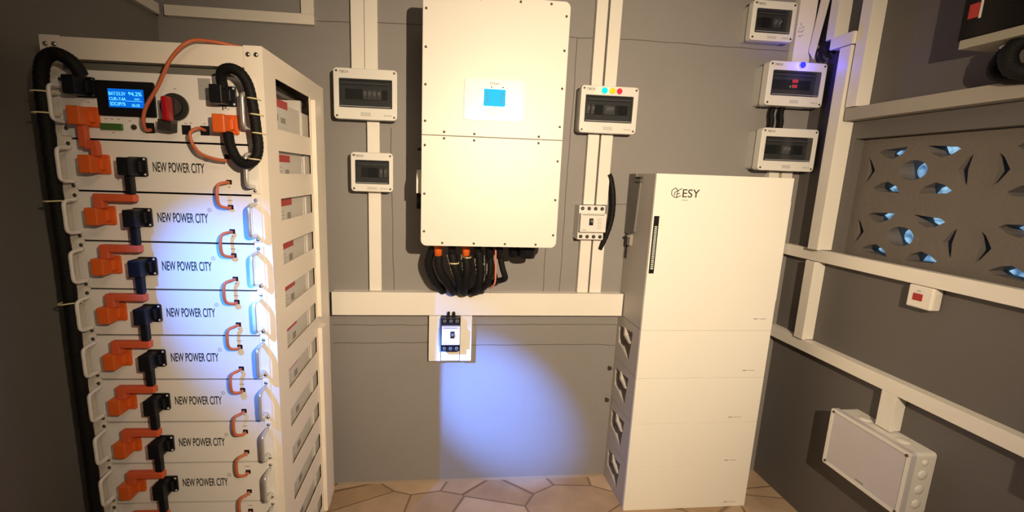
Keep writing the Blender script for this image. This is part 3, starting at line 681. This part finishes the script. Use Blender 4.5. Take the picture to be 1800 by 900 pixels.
def handle(parent, u, z0, z1, m, prot=.043, r=.0068):
    """pull handle, bar standing prot in front of the plate"""
    return MB().tube([(u, -.001, z1), (u, -prot*.55, z1-.001), (u, -prot*.9, z1-.004), (u, -prot, z1-.014), (u, -prot, (z0+z1)/2), (u, -prot, z0+.014), (u, -prot*.9, z0+.004), (u, -prot*.55, z0+.001), (u, -.001, z0)], r, m, sub=4, n=12, flat=.72).build('handle', m, parent)
def socket(parent, uc, zc, m, name, screws, down=False, up=False):
    """flange plate with a plug body on it. local coordinates"""
    o = plate(name, m, parent, rrect(uc-.019, uc+.027, zc-.025, zc+.025, .004), [], -.008, -.0005, bev=.001)
    b = MB(); b.box(uc-.019, uc+.012, -.050, -.008, zc-.0225, zc+.0225, None, .003); b.box(uc-.022, uc-.017, -.042, -.012, zc-.014, zc+.014, None, .002)
    b.box(uc+.011, uc+.020, -.022, -.008, zc-.014, zc+.014, None, .002); b.build('plug_body', m, o)
    for s in (-1, 1): MB().dome((uc+.0225, -.008, zc+s*.0195), .0032, .002, n=10, rings=2).build('flange_screw', screws, o)
    return o
PITCH = .1325
# one module: local origin = centre of its bottom front edge
def make_module(label):
    t = thing('battery_module', label, 'battery module', RW(-.265, -.0035, 1.4015), PH, 'rack battery modules')
    plate('front_panel', MODW, t, [(-.218, .0025), (.218, .0025), (.218, PITCH-.0025), (-.218, PITCH-.0025)], [], -.0015, .0025)
    for s in (-1, 1):
        e = plate('mounting_ear', MODW, t, [(s*.2185, .006), (s*.242, .006), (s*.242, PITCH-.006), (s*.2185, PITCH-.006)][::s], [], .0, .0025)
        for z in (.0125, PITCH-.0125): MB().dome((s*(.2295), .0001, z), .0052, .0035, n=12, rings=3).build('screw', SCREWD if s < 0 else STEEL, e)
        handle(e, s*.2265, .024, PITCH-.024, ALU if s > 0 else MODW)
    b = MB(); b.box(-.245, .245, .0075, .350, .004, PITCH-.004); b.box(-.245, .245, .360, .374, .006, PITCH-.006); b.box(-.25, .25, .372, .43, .01, PITCH-.01); b.build('casing', MODS, t)
    lab = MB().box(.2451, .2458, .092, .235, .030, .116).build('shipping_label', LABEL, t)
    MB().box(.2457, .2462, .093, .234, .094, .115).build('red_header', REDL, lab)
    b = MB(); b.box(.2457, .2462, .190, .222, .050, .072); 
    for k in range(4): b.box(.2457, .2462, .105, .17-.01*(k % 2), .044+k*.011, .0455+k*.011)
    b.build('label_print', GREYINK, lab)
    # positive and negative connectors
    socket(t, -.157, .0695, ORG, 'orange_connector', ORG)
    socket(t, -.066, .0665, BLACK, 'black_connector', TOG)
    text('NEW POWER CITY', INK, t, -.0265, .103, .0545, .0805, -.0016, bold=.012)
    b = MB(); ring(b, .1085, .0905, .005, -.0015, .0012); b.build('registered_mark', GREYINK, t)
    text('R', GREYINK, t, .1068, .1102, .0880, .0930, -.0016, name='registered_letter')
    for z, nm in ((.034, 'lower'), (.100, 'upper')):
        p = MB().box(.157, .171, -.0028, -.0014, z-.006, z+.006).build('data_port', BLACK, t)
    b = MB(); b.box(.156, .170, -.0020, -.0014, .117, .1188); b.box(.161, .166, -.0020, -.0014, .0195, .0225); b.box(-.118, -.114, -.002, -.0014, .030, .034)
    b.build('port_print', GREYINK, t)
    return t
ordn = ['first white battery module, directly below the display unit of the rack', 'second white battery module below the rack display unit', 'third white battery module below the rack display unit', 'fourth white battery module below the display unit, in the blue light', 'fifth white battery module below the rack display unit, in the blue light', 'sixth white battery module below the rack display unit', 'seventh white battery module below the rack display unit', 'eighth white battery module below the rack display unit', 'ninth white battery module below the display unit, cut by the picture edge', 'tenth white battery module below the rack display unit, near the floor', 'bottom white battery module of the rack, just above the floor']
mod0 = make_module(ordn[0])
bpy.context.view_layer.update()
for k in range(1, 11): dup(mod0, RW(-.265, -.0035, 1.4015-PITCH*k), ordn[k])

# display / master unit on top
ms = thing('battery_control_unit', 'rack control unit with a blue screen and red rotary handle, above the modules', 'control unit', RW(-.265, -.0035, 1.5365), PH)
MH = .1665
plate('front_panel', MODW, ms, [(-.218, .0), (.218, .0), (.218, MH), (-.218, MH)], [], -.0015, .0025)
for s in (-1, 1):
    e = plate('mounting_ear', MODW, ms, [(s*.2185, .004), (s*.242, .004), (s*.242, MH-.004), (s*.2185, MH-.004)][::s], [], .0, .0025)
    for z in (.0225, MH-.024): MB().dome((s*(.2295), .0001, z), .0052, .0035, n=12, rings=3).build('screw', SCREWD if s < 0 else STEEL, e)
    handle(e, s*.2265, .038, MH-.043, ALU if s > 0 else MODW)
b = MB(); b.box(-.245, .245, .0075, .345, .002, MH-.036); b.box(-.245, .245, .360, .374, .002, MH); b.box(-.25, .25, .358, .43, .01, MH-.04); b.build('casing', MODS, ms)
lab = MB().box(.2451, .2458, .092, .232, .062, .118).build('shipping_label', LABEL, ms)
MB().box(.2457, .2462, .093, .231, .117, .140).build('red_header', REDL, lab)
b = MB(); b.box(.2457, .2462, .108, .15, .078, .096); b.box(.2457, .2462, .17, .21, .074, .090); b.build('label_print', GREYINK, lab)
o = plate('display_bezel', BLACK, ms, rrect(-.1435, -.0035, .057, .1435, .004), [], -.006, -.001, bev=.001)
sc = MB().box(-.115, -.030, -.0070, -.0058, .079, .124).build('screen', mat('blue_lcd', (.0, .02, .12), .3, emit=(.0, .12, .62), estr=1.1), o); sc['label'] = 'lit blue screen'
LC = mat('lcd_glyph', (.1, .4, .6), .4, emit=(.10, .62, 1.0), estr=1.3)
for s, a, bb, c, d in (('BAT:53.2V', -.113, -.073, .108, .1165), ('94.2%', -.066, -.034, .108, .1175), ('CUR:-7.4A', -.113, -.073, .0955, .1035), ('DSG', -.052, -.040, .098, .1025), ('SOC:091%', -.112, -.075, .083, .092), ('OK-OK', -.060, -.040, .0815, .0885)):
    text(s, LC, sc, a, bb, c, d, -.0070, name='screen_lettering', bold=.01)
MB().box(-.072, -.034, -.0075, -.0069, .0945, .0955).build('screen_line', LC, sc)
o = MB().cyl((.043, -.010, .0855), .034, .0095, 'y', n=40).build('rotary_base', mat('charcoal_plastic', (.030, .028, .024), .35), ms)
b = MB(); b.cyl((.043, -.026, .0855), .023, .017, 'y', n=32); b.build('rotary_hub', mat('charcoal_plastic', (.02, .02, .02), .3), o)
b = MB(); b.box(.0435-.0085, .0435+.0085, -.052, -.0255, .047, .1065, None, .005, 3); rh = b.build('rotary_handle', RED, o); rh['label'] = 'red rotary handle'
b = MB(); b.prism([(.014, .0255), (.047, .0225), (.050, .052), (.018, .052)], -.038, -.010); b.build('lockout_tab', mat('charcoal_plastic2', (.035, .03, .025), .4), o)
b = MB(); b.box(-.1415, -.0895, -.009, -.001, .0225, .0385, None, .001)
o = b.build('green_terminal', GREEN, ms)
MB().cyl((-.063, -.004, .0315), .0068, .004, 'y', n=16).build('reset_button', SCREWD, ms)
for x, z0, z1 in ((-.024, .018, .044), (.066, .018, .042), (.112, .018, .042)): MB().box(x-.011, x+.011, -.0030, -.0014, z0, z1).build('data_port', BLACK, ms)
plate('grey_label', GREYP, ms, [(.103, .107), (.134, .107), (.134, .160), (.103, .160)], [], -.0022, -.0013)
text('P-', INK, ms, .159, .177, .083, .093, -.0016)
b = MB()
for x, z in ((-.13, .050), (-.115, .050), (-.10, .050), (-.072, .047), (.045, .131), (.065, .047), (.078, .0475), (.112, .0475), (-.115, .016), (-.168, .089)): b.box(x-.003, x+.003, -.002, -.0014, z-.001, z+.001)
b.build('panel_print', GREYINK, ms)
socket(ms, .170, .118, BLACK, 'black_connector', TOG); socket(ms, .172, .047, ORG, 'orange_connector', ORG)
socket(ms, -.172, .124, BLACK, 'black_connector', SCREWD); socket(ms, -.170, .052, ORG, 'orange_connector', ORG)

# jumpers between modules: black lead down, orange bar and drop to the next orange connector
def rack_loc(u, z): return RW(u, 0, z)
def make_jumper(z, label):
    """z = bottom of the module the black lead comes from"""
    t = thing('battery_jumper', label, 'jumper cable', RW(-.265, -.0035, z), PH, 'jumpers between battery modules')
    MB().box(-.077, -.059, -.040, -.022, -.004, .0445, None, .003).build('black_lead', BLACK, t)
    b = MB(); b.box(-.157, -.0555, -.042, -.022, -.0235, -.0045, None, .003); b.box(-.157, -.133, -.0425, -.0215, -.042, -.0085, None, .003)
    b.build('orange_bar', ORGC, t); return t
jl = ['orange and black jumper from the %s to the %s module of the rack' % p for p in zip(('first', 'second', 'third', 'fourth', 'fifth', 'sixth', 'seventh', 'eighth', 'ninth', 'tenth'), ('second', 'third', 'fourth', 'fifth', 'sixth', 'seventh', 'eighth', 'ninth', 'tenth', 'eleventh'))]
j0 = make_jumper(1.4015, jl[0])
for k in range(1, 10): dup(j0, RW(-.265, -.0035, 1.4015-PITCH*k), jl[k])
t = thing('battery_jumper', 'orange strap from the control unit down to the first battery module', 'jumper cable', RW(-.265, -.0035, 1.40), PH)
b = MB(); b.box(-.176, -.156, -.040, -.024, .112, .1655, None, .003); b.box(-.165, -.133, -.0395, -.0245, .108, .130, None, .003); b.box(-.151, -.131, -.0392, -.0248, .091, .122, None, .003); b.build('orange_strap', ORGC, t)

# data loops
loop = MB().tube([(0, -.002, .0325), (-.002, -.014, .033), (-.0165, -.026, .026), (-.0185, -.031, 0), (-.0165, -.026, -.026), (-.002, -.014, -.034), (0, -.002, -.0335)], .0042, sub=7, n=10)
lo = loop.build('patch_cable', COP); lo.location = RW(-.101, -.006, 1.4015); lo.rotation_euler = (0, 0, PH)
names = ('first and second', 'second and third', 'third and fourth', 'fourth and fifth', 'fifth and sixth', 'sixth and seventh', 'seventh and eighth', 'eighth and ninth', 'ninth and tenth', 'tenth and eleventh')
tag(lo, 'short orange patch cable linking the first and second rack modules', 'patch cable', 'short patch cables between modules')
for k in range(1, 10):
    c = lo.copy(); COL.objects.link(c); c.location = RW(-.101, -.006, 1.4015-PITCH*k); c['label'] = 'short orange patch cable linking the %s rack modules' % names[k]
def rackcable(name, label, pts, r, m, cat='cable', group=None, ribs=0, flat=1.0):
    P = [RW(*p) for p in pts]; c = P[0].copy()
    o = MB().tube([p-c for p in P], r, sub=8, n=14, ribs=ribs).build(name, m); o.location = c
    return tag(o, label, cat, group)
rackcable('patch_cable', 'orange patch cable rising from the control unit over the rack top', [(-.288, -.006, 1.563), (-.290, -.022, 1.562), (-.284, -.038, 1.580), (-.272, -.042, 1.615), (-.237, -.040, 1.672), (-.205, -.038, 1.733), (-.165, -.028, 1.777), (-.13, .01, 1.790), (-.07, .06, 1.789), (-.05, .14, 1.788)], .0045, COP)
rackcable('patch_cable', 'orange patch cable curling from the right port to the black cable', [(-.153, -.006, 1.567), (-.158, -.03, 1.570), (-.173, -.040, 1.556), (-.168, -.040, 1.528), (-.15, -.040, 1.506), (-.118, -.035, 1.494), (-.092, -.03, 1.491)], .0042, COP)
rackcable('black_power_cable', 'thick black sleeved cable looping beside the right rack handle', [(-.087, -.035, 1.672), (-.085, -.045, 1.692), (-.076, -.055, 1.708), (-.053, -.060, 1.713), (-.030, -.060, 1.702), (-.014, -.060, 1.672), (-.006, -.060, 1.622), (-.002, -.058, 1.567), (-.001, -.056, 1.523), (-.012, -.056, 1.495), (-.036, -.056, 1.484), (-.058, -.052, 1.499), (-.074, -.045, 1.530), (-.082, -.034, 1.560)], .0122, RUB, ribs=1)
rackcable('black_power_cable', 'thick black sleeved cable arching down the left side of the rack', [(-.420, -.035, 1.684), (-.425, -.045, 1.706), (-.442, -.05, 1.722), (-.468, -.05, 1.728), (-.493, -.05, 1.708), (-.507, -.045, 1.655), (-.513, -.038, 1.55), (-.517, -.034, 1.40), (-.516, -.032, 1.22), (-.519, -.032, .98), (-.520, -.032, .74), (-.522, -.032, .50), (-.525, -.032, .2), (-.525, -.032, .03)], .0150, RUB, ribs=1)
# nylon ties
def ztie(u, z, u2, label, y=-.058, r=.0175):
    o = MB().tube([(u-.018 if u > -.3 else u+.030, -.030, z+.001), (u-.006 if u > -.3 else u+.012, y-.010, z+.001), (u+.008 if u > -.3 else u-.005, y-r*.9, z), (u+.018 if u > -.3 else u-.020, y-.008, z-.001), (u+.017 if u > -.3 else u-.020, y+.012, z-.001)], .0019, sub=5, n=8).build('cable_tie', TIE)
    o.location = RW(0, 0, 0); o.rotation_euler = (0, 0, PH)
    # shift origin onto the tie itself
    c = Vector((u, y, z)); o.data.transform(Matrix.Translation(-c)); o.location = RW(*c)
    tag(o, label, 'cable tie', 'cable ties')
ztie(-.010, 1.644, 0, 'upper cream cable tie on the thick cable at the right rack handle')
ztie(-.005, 1.606, 0, 'middle cream cable tie on the thick cable at the right rack handle')
ztie(-.002, 1.561, 0, 'lower cream cable tie on the thick cable at the right rack handle')
ztie(-.016, 1.497, 0, 'cream cable tie at the bottom bend of the thick right cable')
ztie(-.507, 1.640, 0, 'upper cream cable tie on the cable at the left rack handle', y=-.047, r=.022)
ztie(-.511, 1.590, 0, 'lower cream cable tie on the cable at the left rack handle', y=-.046, r=.022)
ztie(-.516, 1.375, 0, 'cream cable tie on the left cable beside the second module', y=-.042, r=.022)
ztie(-.518, 1.105, 0, 'cream cable tie on the left cable beside the fourth module', y=-.038, r=.022)
